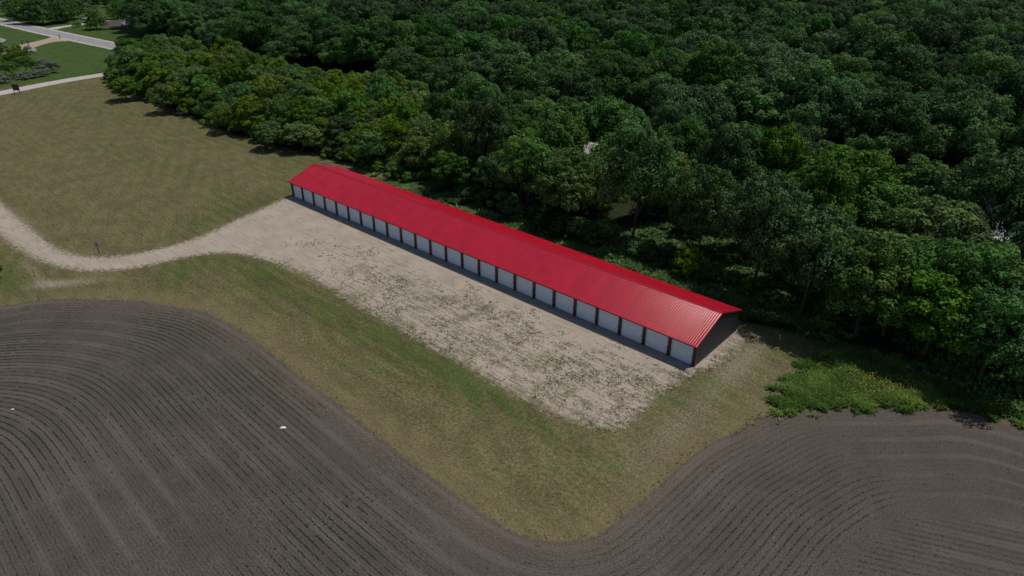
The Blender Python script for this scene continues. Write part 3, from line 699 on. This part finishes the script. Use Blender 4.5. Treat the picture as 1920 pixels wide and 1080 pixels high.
for t in trees:
    ky = t['key'].rstrip('0123456789'); col = COLW[ky]
    if t['mat'] is L_yel: col = 'yellow-green'
    if t['mat'] is L_dark: col = 'dark green'
    H = PROTO[t['key']][3]*t['zs']; R_ = PROTO[t['key']][2]*t['s']
    size = 'tall' if H > 13.5 else 'medium' if H > 9 else 'low'
    wide = 'broad domed' if R_ > 5.5 else 'rounded' if R_ > 4 else 'narrow'
    if t['zone'] == 'wood':
        dp, pos = where(t); lab = f'{size} {col} {wide} tree of big wood, {pos}'; nm = 'broadleaf_tree'; grp = 'trees of the big wood beyond the road'; cat = 'tree'
    elif t['zone'] == 'edge':
        lab = 'dark bush at the foot of the big wood, left of the hidden road opening'; nm = 'bush'; grp = 'bushes at the foot of the big wood'; cat = 'bush'
    elif t['zone'] == 'bush':
        dp, pos = where(t); lab = f'{col} bush at the foot of the trees, {pos}'; nm = 'bush'; grp = 'bushes along the foot of the tree strip'; cat = 'bush'
    else:
        dp, pos = where(t); lab = f'{size} {col} {wide} tree, {dp}, {pos}'; nm = 'broadleaf_tree'; grp = 'trees of the strip behind the building'; cat = 'tree'
    r_ = root(nm, (t['x'], t['y'], 0), lab, cat, grp, t['rz']); r_.scale = (t['s'], t['s'], t['zs'])
    cm, tm, _, _ = PROTO[t['key']]
    c = link('crown' if nm != 'bush' else 'foliage', cm, r_)
    if t['mat']: c.material_slots[0].link = 'OBJECT'; c.material_slots[0].material = t['mat']
    if nm != 'bush': link('trunk', tm, r_)
    allc.setdefault(t['key'], c)

# the rest of the wood: one object, crowns instanced on points
far = wood_pts[n_ind:]
keys = ['oak0', 'oak1', 'oak2', 'oak3', 'oak4', 'maple0', 'maple1']
pts = np.array([(x, y, 0) for x, y, z in far]); nf_ = len(pts)
me = bpy.data.meshes.new('wood'); me.vertices.add(nf_); me.vertices.foreach_set('co', pts.astype(np.float32).ravel())
for n_, ty, arr in (('tree_scale', 'FLOAT_VECTOR', np.column_stack([a := rng.uniform(.92, 1.5, nf_), a, (a*.4+.6)*rng.uniform(.74, 1.26, nf_)])), ('tree_turn', 'FLOAT', rng.uniform(0, 6.28, nf_)),
                    ('tree_pick', 'INT', rng.choice(len(keys), nf_, p=[.19, .19, .19, .19, .14, .06, .04]))):
    at = me.attributes.new(n_, ty, 'POINT'); at.data.foreach_set('vector' if ty == 'FLOAT_VECTOR' else 'value', arr.astype(np.int32 if ty == 'INT' else np.float32).ravel())
wood = link('wood', me); tag(wood, 'closed dark green canopy of the big wood filling the upper part of the view', 'wood', None, 'stuff')
ng = bpy.data.node_groups.new('wood_crowns', 'GeometryNodeTree'); ng.interface.new_socket('Geometry', in_out='INPUT', socket_type='NodeSocketGeometry'); ng.interface.new_socket('Geometry', in_out='OUTPUT', socket_type='NodeSocketGeometry')
gi = ng.nodes.new('NodeGroupInput'); go = ng.nodes.new('NodeGroupOutput'); gti = ng.nodes.new('GeometryNodeJoinGeometry')
for k in reversed(keys):
    oi = ng.nodes.new('GeometryNodeObjectInfo'); oi.inputs[0].default_value = allc[k]; oi.transform_space = 'ORIGINAL'; oi.inputs['As Instance'].default_value = True
    ng.links.new(oi.outputs['Geometry'], gti.inputs[0])
iop = ng.nodes.new('GeometryNodeInstanceOnPoints'); iop.inputs['Pick Instance'].default_value = True
def na(n_, ty):
    q = ng.nodes.new('GeometryNodeInputNamedAttribute'); q.data_type = ty; q.inputs[0].default_value = n_; return q.outputs[0]
cx = ng.nodes.new('ShaderNodeCombineXYZ'); ng.links.new(na('tree_turn', 'FLOAT'), cx.inputs[2])
ng.links.new(gi.outputs[0], iop.inputs['Points']); ng.links.new(gti.outputs[0], iop.inputs['Instance']); ng.links.new(na('tree_pick', 'INT'), iop.inputs['Instance Index'])
ng.links.new(cx.outputs[0], iop.inputs['Rotation']); ng.links.new(na('tree_scale', 'FLOAT_VECTOR'), iop.inputs['Scale']); ng.links.new(iop.outputs[0], go.inputs[0])
md = wood.modifiers.new('crowns', 'NODES'); md.node_group = ng
print('trees', len(trees), 'strip', len(front), 'wood far', nf_)

# ---------------------------------------------------------------- bare and dead trees
bt = branches('branches', 3, 7.5, 3.0)
bt2 = branches('branches', 8, 6.5, 2.6, n1=6)
for i, (px, py, H, s, lab) in enumerate([
    (455, 92, 8, 1.15, 'bare grey tree standing out of the tree strip above its left part'), (575, 128, 9, 1.1, 'bare thin-twigged tree beside the visible bit of hidden road'),
    (645, 195, 8, .9, 'dead grey tree just right of the visible bit of hidden road'), (385, 70, 8, 1.1, 'bare brownish tree near the left end of the tree strip'),
    (430, 60, 8, 1.2, 'pale bare treetop among the dark trees above the left strip'), (480, 108, 8, 1.0, 'grey thin-branched treetop in the left strip, near its upper side'),
    (335, 88, 8, 1.1, 'light grey bare branches at the back of the strip, left part'), (700, 205, 10, .8, 'leafless twiggy treetop right of the hidden road opening'),
    (1875, 400, 11.5, 1.25, 'bare-limbed tree reaching over the road opening at the right edge')]):
    g = top_at(px, py, H); r_ = root('bare_tree', (g[0], g[1], 0), lab, 'tree', 'bare trees'); link('branches', bt if i % 2 == 0 else bt2, r_); r_.scale = (s, s, H/6.6); r_.rotation_euler.z = i*1.3
m = MB(); P_ = [(0, 0, 0), (.5, -.2, 2.2), (-.3, -.3, 4.6), (-1.6, -.2, 6.2), (-2.3, 0, 8.0)]
for i, (a, b) in enumerate(zip(P_[:-1], P_[1:])): m.tube(a, b, .24-.045*i, .24-.045*(i+1), 7)
m.tube((-.3, -.3, 4.6), (-1.7, -1.4, 4.4), .13, .09, 6); m.tube((-1.7, -1.4, 4.4), (-2.0, -1.6, 2.6), .09, .05, 6)
r_ = root('broken_trunk', (*top_at(975, 330, 4)[:2], 0), 'pale bent broken trunk in the shade of the strip above the middle of the roof', 'tree'); m.build('trunk', M_dead, r_)

# ---------------------------------------------------------------- top left corner of the view
def plant(key, x, y, s, zs, lab, cat='tree', group=None, mat=None, nm='broadleaf_tree'):
    r_ = root(nm, (x, y, 0), lab, cat, group, random.random()*6.28); r_.scale = (s, s, zs); c = link('crown' if cat == 'tree' else 'foliage', PROTO[key][0], r_)
    if mat: c.material_slots[0].link = 'OBJECT'; c.material_slots[0].material = mat
    if cat == 'tree': link('trunk', PROTO[key][1], r_)
    return r_
plant('full0', -281, 66, 1.15, 1.1, 'round bright green tree standing alone between the paved road and the soil bed', mat=L_yel)
plant('full1', -316, 90, 1.1, .95, 'yellow-green rounded tree just behind the lone round tree', mat=L_yel)
plant('maple1', -330, 97, .9, .75, 'mid green tree behind the yellow-green tree above the paved road')
plant('bush1', -297, 62, .8, .55, 'small low bush beside the gravel side drive', 'bush', nm='bush')
for i, (px, py, s, k) in enumerate([(38, 38, 1.4, 'full0'), (52, 44, 1.35, 'full1'), (68, 45, 1.4, 'full0'), (84, 46, 1.45, 'full1'), (100, 45, 1.5, 'full0'), (114, 43, 1.4, 'full1'), (128, 39, 1.3, 'full0'), (140, 35, 1.0, 'full1'),
        (45, 28, 1.7, 'full1'), (64, 30, 1.7, 'full0'), (84, 31, 1.7, 'full1'), (104, 30, 1.8, 'full0'), (122, 27, 1.6, 'full1'), (140, 24, 1.5, 'full0'), (156, 19, 1.3, 'full1'), (172, 13, 1.2, 'full0'), (186, 8, 1.2, 'full1'), (205, 14, .8, 'full0'), (210, 2, 1.1, 'full1'),
        (55, 14, 1.8, 'full0'), (80, 14, 1.8, 'full1'), (105, 14, 1.8, 'full0'), (130, 10, 1.7, 'full1'), (155, 5, 1.6, 'full0')]):
    g = top_at(px, py, 0); plant(k, g[0], g[1], s*.95, s*.98, ('dark tree of the clump along the far side of the paved road, ' + ('front row' if py > 33 else 'second row' if py > 15 else 'back row')), group='dark trees across the paved road')
for i, (px, py) in enumerate([(215, 14), (225, 4), (232, 12), (240, 2), (250, -4), (200, -6), (215, -10), (175, -12), (262, -14), (20, -6), (5, -8), (30, -22), (-10, -16), (0, 1)]):
    g = top_at(px, py, 0); plant(random.choice(['bush0', 'bush1', 'bush2']), g[0], g[1], 1.6, 1.1, 'low bushy growth on the far meadow at the top edge', 'bush', 'far bushes at the top edge', nm='bush')
# young orchard trees and grey shrubs
for i, (px, py, s) in enumerate([(2, 140, 1.0), (13, 143, .85), (27, 147, .95), (50, 138, 1.1), (62, 136, .8), (6, 128, .9), (22, 126, .9), (38, 124, 1.), (48, 118, .9), (10, 112, .95), (28, 113, .9), (-8, 133, 1), (-10, 118, 1), (0, 104, .9), (35, 106, .8)]):
    g = top_at(px, py, 0)
    lab = {2: 'young bright green tree nearest the silver shrubs row, its thin trunk showing', 3: 'darkest and tallest young tree at the right end of the young grove', 4: 'small yellowish young tree at the far right of the young grove'}.get(i, 'young green tree within the small grove at the left edge')
    plant('young0', g[0], g[1], s*1.0, s*1.0, lab, group='young trees of the small grove', mat=L_yel if i % 3 == 1 else None, nm='young_tree')
for i, (px, py, s, lab) in enumerate([(80, 127, 1.1, 'dark silver-leaved shrub behind the largest silver shrub'), (98, 137, 1.45, 'largest rounded silver-green shrub at the end of its row'), (92, 131, 1.1, 'silver-green shrub touching the back of the largest one'),
        (40, 149, .8, 'pale silver shrub at the left end of the shrub row'), (48, 150, .6, 'small silver shrub second from the left in the shrub row'), (56, 147, .85, 'silver shrub in the middle of the shrub row'), (64, 147, .75, 'silver shrub right of the middle of the shrub row'),
        (72, 145, .8, 'silver shrub with dark stem, third from the right in the row'), (85, 143, .8, 'low silver shrub just left of the largest one'), (2, 154, 1.0, 'silver shrub cut by the left edge of the view'), (12, 156, .8, 'low silver shrub near the left edge')]):
    g = top_at(px, py, 0); plant('bush2', g[0], g[1], s*.72, s*.62, lab, 'shrub', 'silver shrubs beside the path', L_grey, 'silver_shrub')
# boulders
M_rock = simple('boulder_stone', (.36, .33, .31), .9, .2, .25, 1.5, .5); M_rockd = simple('dark_boulder_stone', (.13, .12, .12), .9, .2, .25, 1.5, .5)
def rock(x, y, s, sz, mat, lab, seed, group=None):
    import bmesh
    bm = bmesh.new(); bmesh.ops.create_icosphere(bm, subdivisions=3, radius=1); r = np.random.default_rng(seed); k = r.normal(size=(5, 3))
    for v in bm.verts:
        n = sum(math.sin(float(np.dot(kk, v.co))*1.7+j) for j, kk in enumerate(k))*.07; v.co *= 1+n; v.co.z = max(v.co.z, -.55)
    me = bpy.data.meshes.new('boulder'); bm.to_mesh(me); bm.free(); me.materials.append(mat); o = link('boulder', me, None, (x, y, s*sz*.35)); o.scale = (s, s*.85, s*sz); o.rotation_euler.z = seed
    return tag(o, lab, 'boulder', group)
rock(-237, 22.3, 1.6, .75, M_rockd, 'dark grey boulder at the bend of the tan trail', 1, 'boulders by the trail')
rock(-231.5, 21.6, 1.2, .5, M_rock, 'low grey boulder between the dark one and the pale one', 2, 'boulders by the trail')
rock(-228, 22.1, 1.35, .8, M_rock, 'pale rounded boulder, rightmost of the trail boulders', 3, 'boulders by the trail')
for i, (px, py, s) in enumerate([(1, 76, 1.8), (5, 78, 1.5), (8, 76, 1.2), (3, 80, 1.3)]):
    g = top_at(px, py, 0); rock(g[0], g[1], s*.7, .5, M_rock, 'pale stone of the heap cut by the left edge on the far lawn', 10+i, 'pale stones at the left edge')
for i, (px, py, s) in enumerate([(232, 47, 1.5), (236, 45, 1.9), (241, 44, 1.7), (246, 43, 1.4), (238, 42, 1.2), (244, 46, 1.2), (228, 49, .9), (251, 42, 1.2)]):
    g = top_at(px, py, 0); rock(g[0], g[1], s*.7, .8, M_rock, 'whitish stone of the pile at the end of the brown soil bed', 20+i, 'stone pile by the soil bed')
# white vehicle behind the round tree
M_car = simple('white_car_paint', (.75, .77, .8), .25, .5, .03); M_glass = simple('dark_glass', (.02, .025, .03), .1, .6, .05); M_tyre = simple('tyre_rubber', (.02, .02, .02), .9, .1, .1)
g = top_at(158, 36, 0); r_ = root('parked_van', (g[0], g[1], 0), 'white vehicle half hidden behind the lone round tree', 'vehicle', None, 2.2)
m = MB(); m.box(-2.6, 2.6, -1, 1, .45, 1.25); m.hexa([(-2.5, -.95, 1.25), (1.5, -.95, 1.25), (1.5, .95, 1.25), (-2.5, .95, 1.25), (-2.35, -.8, 2.15), (.9, -.8, 2.15), (.9, .8, 2.15), (-2.35, .8, 2.15)]); m.build('body', M_car, r_)
m = MB(); m.hexa([(1.16, -.8, 1.32), (1.50, -.8, 1.32), (1.50, .8, 1.32), (1.16, .8, 1.32), (.9, -.7, 2.05), (1.0, -.7, 2.05), (1.0, .7, 2.05), (.9, .7, 2.05)]); m.build('windscreen', M_glass, r_)
for sy in (-1, 1):
    m = MB(); m.hexa([(-2.1, sy*.955-.02, 1.35), (1.1, sy*.955-.02, 1.35), (1.1, sy*.955+.02, 1.35), (-2.1, sy*.955+.02, 1.35), (-2.0, sy*.84-.02, 2.0), (.8, sy*.84-.02, 2.0), (.8, sy*.84+.02, 2.0), (-2.0, sy*.84+.02, 2.0)]); m.build('window', M_glass, r_)
    for sx in (-1.7, 1.7):
        m = MB(); m.tube((sx, sy*1.02, .36), (sx, sy*.78, .36), .36, .36, 14); m.build('wheel', M_tyre, r_)
# sign board on two posts
r_ = root('sign_board', (-143.6, -7.4, 0), 'dark board on two posts beside the gravel path', 'sign', None, .45)
m = MB(); m.box(-1.3, 1.3, -.05, .05, 1.2, 3.1); m.build('panel', M_black, r_)
for sx in (-1.15, 1.15): m = MB(); m.box(sx-.08, sx+.08, -.14, -.052, -.1, 3.15); m.build('post', M_bark, r_)
M_blue = simple('blue_sign_face', (.14, .18, .42), .5, .4, .05)
r_ = root('small_sign', (-.4, -35.8, 0), 'small blue sign on a thin dark post at the edge of the gravel drive', 'sign', None, .75)
m = MB(); m.box(-.035, .035, -.035, .035, -.1, 1.9); m.build('post', M_black, r_)
m = MB(); m.box(-.27, .27, -.06, -.037, 1.35, 2.0); m.build('panel', M_blue, r_)
for x, y, h, lab in ((.7, -45.5, 1.1, 'thin dark stake standing in the green grass below the drive'), (10.1, -47.7, .85, 'short dark stake at the top edge of the tilled field'),
                     (-262.5, 43.0, 1.5, 'short dark post where the tan trail meets the road'), (-246.5, 25.6, 2.4, 'thin post beside the dark boulder'), (-253.0, 25.0, 1.8, 'thin post on the far side of the tan trail')):
    m = MB(); wd = .035 if x > -100 else .14; m.box(-wd, wd, -wd, wd, -.1, h); m.box(-wd*1.3, wd*1.3, -wd*1.3, wd*1.3, h, h+wd*.8); o = m.build('post', M_black); o.location = (x, y, 0); tag(o, lab, 'post')
# picnic bench under the grove
M_pale = simple('pale_blue_boards', (.30, .38, .40), .7, .3, .1)
g = top_at(5, 147, 0); r_ = root('bench', (g[0], g[1], 0), 'low pale blue-grey bench under the young trees at the left edge', 'bench', None, .6)
m = MB(); m.box(-1.4, 1.4, -.3, .3, .45, .52); m.build('seat', M_pale, r_)
for sx in (-1.1, 1.1): m = MB(); m.box(sx-.06, sx+.06, -.25, .25, -.05, .45); m.build('leg', M_black, r_)
# litter
def litter(x, y, s, lab, seed):
    r = np.random.default_rng(seed); n = 9; top = [(math.cos(i/n*6.28)*s*(.7+.5*r.random()), math.sin(i/n*6.28)*s*.55*(.7+.5*r.random()), .015+.04*r.random()) for i in range(n)]
    mid = [(a*.55, b*.55, .10+.16*r.random()*s) for a, b, c in top]; v = top+mid+[(0, 0, .16*s+.05)]
    f = [(i, (i+1) % n, n+(i+1) % n, n+i) for i in range(n)]+[(n+i, n+(i+1) % n, 2*n) for i in range(n)]
    me = bpy.data.meshes.new('plastic_bag'); me.from_pydata(v, [], f); me.materials.append(M_bag); o = link('plastic_bag', me, None, (x, y, .02)); o.rotation_euler.z = .9
    tag(o, lab, 'litter')
M_bag = simple('white_plastic', (.85, .87, .9), .4, .4, .04)
litter(60.6, -39.7, .36, 'white crumpled sheet of plastic lying in the tilled field', 1)
litter(35.5, -58, .2, 'tiny white scrap in the left part of the tilled field', 2)
litter(97.4, 6.8, .2, 'tiny white scrap on the grass right of the building', 3)
# bush at the left edge near the drive
plant('bush0', -2.7, -50.1, .5, .6, 'small dark green bush cut by the left edge below the drive', 'bush', nm='bush')
# bright bushes behind the building
plant('bush1', 75.2, 21.0, .95, .95, 'bright yellow-green bush standing in the weeds behind the red roof', 'bush', mat=L_yel, nm='bush')

# ---------------------------------------------------------------- low plants (stuff)
def tufts(name, XY, h, wd, mat, seed, blades=3, flat=.5, z0=0., clump=None):
    r = np.random.default_rng(seed); n = len(XY); V = []; K = []
    for b in range(blades):
        az = r.random(n)*math.tau; hh = h*(.5+r.random(n)); ww = wd*(.6+.8*r.random(n)); tilt = flat*(.3+r.random(n))
        ux, uy = np.cos(az), np.sin(az); dx, dy = -uy, ux
        bx = XY[:, 0]+r.normal(size=n)*wd*.5; by = XY[:, 1]+r.normal(size=n)*wd*.5
        p0 = np.stack([bx-ux*ww*.3, by-uy*ww*.3, np.full(n, z0)], 1); p1 = np.stack([bx+ux*ww*.3, by+uy*ww*.3, np.full(n, z0)], 1)
        p2 = np.stack([bx+ux*ww*.6+dx*hh*tilt*.6, by+uy*ww*.6+dy*hh*tilt*.6, z0+hh*.6], 1); p3 = np.stack([bx+dx*hh*tilt*1.2, by+dy*hh*tilt*1.2, z0+hh], 1)
        p4 = np.stack([bx-ux*ww*.6+dx*hh*tilt*.6, by-uy*ww*.6+dy*hh*tilt*.6, z0+hh*.6], 1)
        V.append(np.stack([p0, p1, p2, p3, p4], 1)); 
        K.append(r.random(n) if clump is None else clump)
    V = np.stack(V, 1).reshape(-1, 3); f = np.arange(len(V)).reshape(-1, 5)
    K = np.repeat(np.stack(K, 1).ravel(), 5)
    return mesh_np(name, V, f, {'leaf': np.repeat(r.random(len(f)), 5), 'clump': K}, mat)
def scatter(n, x0, x1, y0, y1, seed): r = np.random.default_rng(seed); return np.stack([r.uniform(x0, x1, n), r.uniform(y0, y1, n)], 1), r
def F2d(k): return GA[k].reshape(GX.shape)
# seedlings in rows
P1, r = scatter(900000, -5, 135, -78, 18, 1)
s = bil(F2d('soil'), P1[:, 0], P1[:, 1]); ppx, ppy, pz = 0, 0, 0
v = np.column_stack([P1, np.zeros(len(P1))])-CAM; zz = v@_d; ppx = 960+1280.37*(v@_r)/zz; ppy = 540-1280.37*(v@_u)/zz
k = (s > .8) & (zz > 1) & (ppx > -150) & (ppx < 2070) & (ppy < 1230)
P1 = P1[k]
for _ in range(2):
    rv = bil(ROW, P1[:, 0], P1[:, 1]); gx = bil(GRX, P1[:, 0], P1[:, 1]); gy = bil(GRY, P1[:, 0], P1[:, 1]); g2 = gx*gx+gy*gy+1e-3
    dlt = (np.round(rv/.65)*.65-rv)/g2; dlt = np.clip(dlt, -1, 1); P1 = P1+np.stack([gx*dlt, gy*dlt], 1)
rv = bil(ROW, P1[:, 0], P1[:, 1]); okr = np.abs(rv-np.round(rv/.65)*.65) < .06
patch = fbm(P1[:, 0]*.09, P1[:, 1]*.09, 21); fine = fbm(P1[:, 0]*1.1, P1[:, 1]*1.1, 23, 2)
dens = np.clip((patch-.36)*2.4, .08, .95)*(1-.72*sstep(90, 96, P1[:, 0]))*sstep(.2, 3, bil(F2d('soil'), P1[:, 0], P1[:, 1]))
k = okr & (r.random(len(P1)) < dens*.8) & (fine > .25); P1 = P1[k]+r.normal(size=(k.sum(), 2))*.02
print('seedlings', len(P1))
o = link('seedlings', tufts('seedlings', P1, .06, .062, L_crop, 2, 2, .8)); tag(o, 'rows of small green seedlings in the tilled field', 'crop', None, 'stuff')
# weeds in the gravel
P2, r = scatter(120000, -5, 92, -22, 14, 3)
gsp = bil(F2d('speck'), P2[:, 0], P2[:, 1]); gg = bil(F2d('grav'), P2[:, 0], P2[:, 1]); gb = bil(F2d('bare'), P2[:, 0], P2[:, 1])
nz = fbm(P2[:, 0]*.28, P2[:, 1]*.45, 31, 4); nz2 = fbm(P2[:, 0]*2.2, P2[:, 1]*2.2, 33, 3)
inb = (P2[:, 0] > -.3) & (P2[:, 0] < 88.1) & (P2[:, 1] > -1.4) & (P2[:, 1] < 11.5)
k = (~inb) & (gg > -.5) & (r.random(len(P2)) < .55) & (nz*.55+nz2*.45+gsp*.16 > .66) & (gsp > .04)
k |= (~inb) & (gg < 1.0) & (gg > -.6) & (nz2 > .55) & (r.random(len(P2)) < .2)
P2 = P2[k]; print('gravel weeds', len(P2))
L_gw = leaf_material('gravel_weed_leaves', (.085, .095, .030), (.20, .22, .07), .1, .01)
o = link('yard_weeds', tufts('yard_weeds', P2, .05, .085, L_gw, 4, 3, 1.3)); tag(o, 'scattered low weeds growing through the gravel yard', 'weeds', None, 'stuff')
# tall weeds at the right and behind the building
P3, r = scatter(140000, 95, 122, -4, 20, 5); dw3 = bil(F2d('weedy'), P3[:, 0], P3[:, 1])+(fbm(P3[:, 0]*.9, P3[:, 1]*.9, 41)-.5)*5; P3 = P3[(dw3 > r.exponential(.9, len(P3))-.9) & (r.random(len(P3)) < .8)]
hh = fbm(P3[:, 0]*.6, P3[:, 1]*.6, 43, 3); P3 = P3[r.random(len(P3)) < .35+hh]
o = link('tall_weeds', tufts('tall_weeds', P3, .30, .11, L_weed, 6, 4, 1.5, 0, np.clip((fbm(P3[:, 0]*.5, P3[:, 1]*.5, 45)-.3)*2.2, 0, 1))); tag(o, 'bright green patch of tall weeds between the tilled field and the trees', 'weeds', None, 'stuff')
PY = P3[(gauss(P3, 106.2, 11.6, 2.6, 1.3, .5)+.25*gauss(P3, 104, 8, 4, 4)) > r.random(len(P3))*1.6+.06][::3]
o = link('flower_heads', leaves('flower_heads', np.column_stack([PY, .45+.25*r.random(len(PY))]), np.tile([0., 0, 1.], (len(PY), 1))+r.normal(size=(len(PY), 3))*.3, .13, 7, r.random(len(PY)))); o.data.materials.append(L_straw); tag(o, 'pale yellow flower heads in the middle of the tall weeds', 'flowers', None, 'stuff')
P4, r = scatter(110000, -20, 100, 11.8, 27, 8); lo = fbm(P4[:, 0]*.2, P4[:, 1]*.3, 51, 4)
yy = P4[:, 1]; k = (r.random(len(P4)) < np.clip((lo-.47)*6, 0, 1)) & (yy > 12.6) & ~((P4[:, 0] > 86) & (yy < 14+np.maximum(0, P4[:, 0]-86)*.35))
k &= ~((P4[:, 0] < 2) & (yy < 20)); P4 = P4[k]
o = link('undergrowth', tufts('undergrowth', P4, .5, .22, L_weed, 9, 4, 1.5, 0, np.clip((fbm(P4[:, 0]*.4, P4[:, 1]*.4, 55)-.3)*2.2, 0, 1))); tag(o, 'green weeds and brambles on the bank behind the building', 'weeds', None, 'stuff')
P5, r = scatter(26000, 60, 150, 16, 40, 10); P5 = P5[fbm(P5[:, 0]*.3, P5[:, 1]*.3, 61) > .47]
o = link('shade_plants', tufts('shade_plants', P5, .5, .35, L_mid, 11, 3, 1., 0)); tag(o, 'dark low plants on the shaded ground under the trees right of the building', 'weeds', None, 'stuff')
# rough fringe where grass meets the tilled soil
P6, r = scatter(240000, 0, 122, -50, 18, 12); sd6 = bil(F2d('soil'), P6[:, 0], P6[:, 1]); nz6 = fbm(P6[:, 0]*.9, P6[:, 1]*.9, 71, 3)
k = (sd6 > -.8) & (sd6 < (nz6-.45)*3.2*np.where(P6[:, 0] > 99, 2.4, 1.)) & (r.random(len(P6)) < np.where(P6[:, 0] > 97, .45, .10)); P6 = P6[k]; print('fringe', len(P6))
L_dry = leaf_material('dry_grass_blades', (.080, .085, .030), (.21, .185, .09), .1, .01)
o = link('grass_fringe', tufts('grass_fringe', P6, .10, .10, L_dry, 13, 2, .9)); tag(o, 'ragged grass fringe along the edge of the tilled field', 'grass', None, 'stuff')
# reddish stubble by the visible bit of the hidden road
print('done')
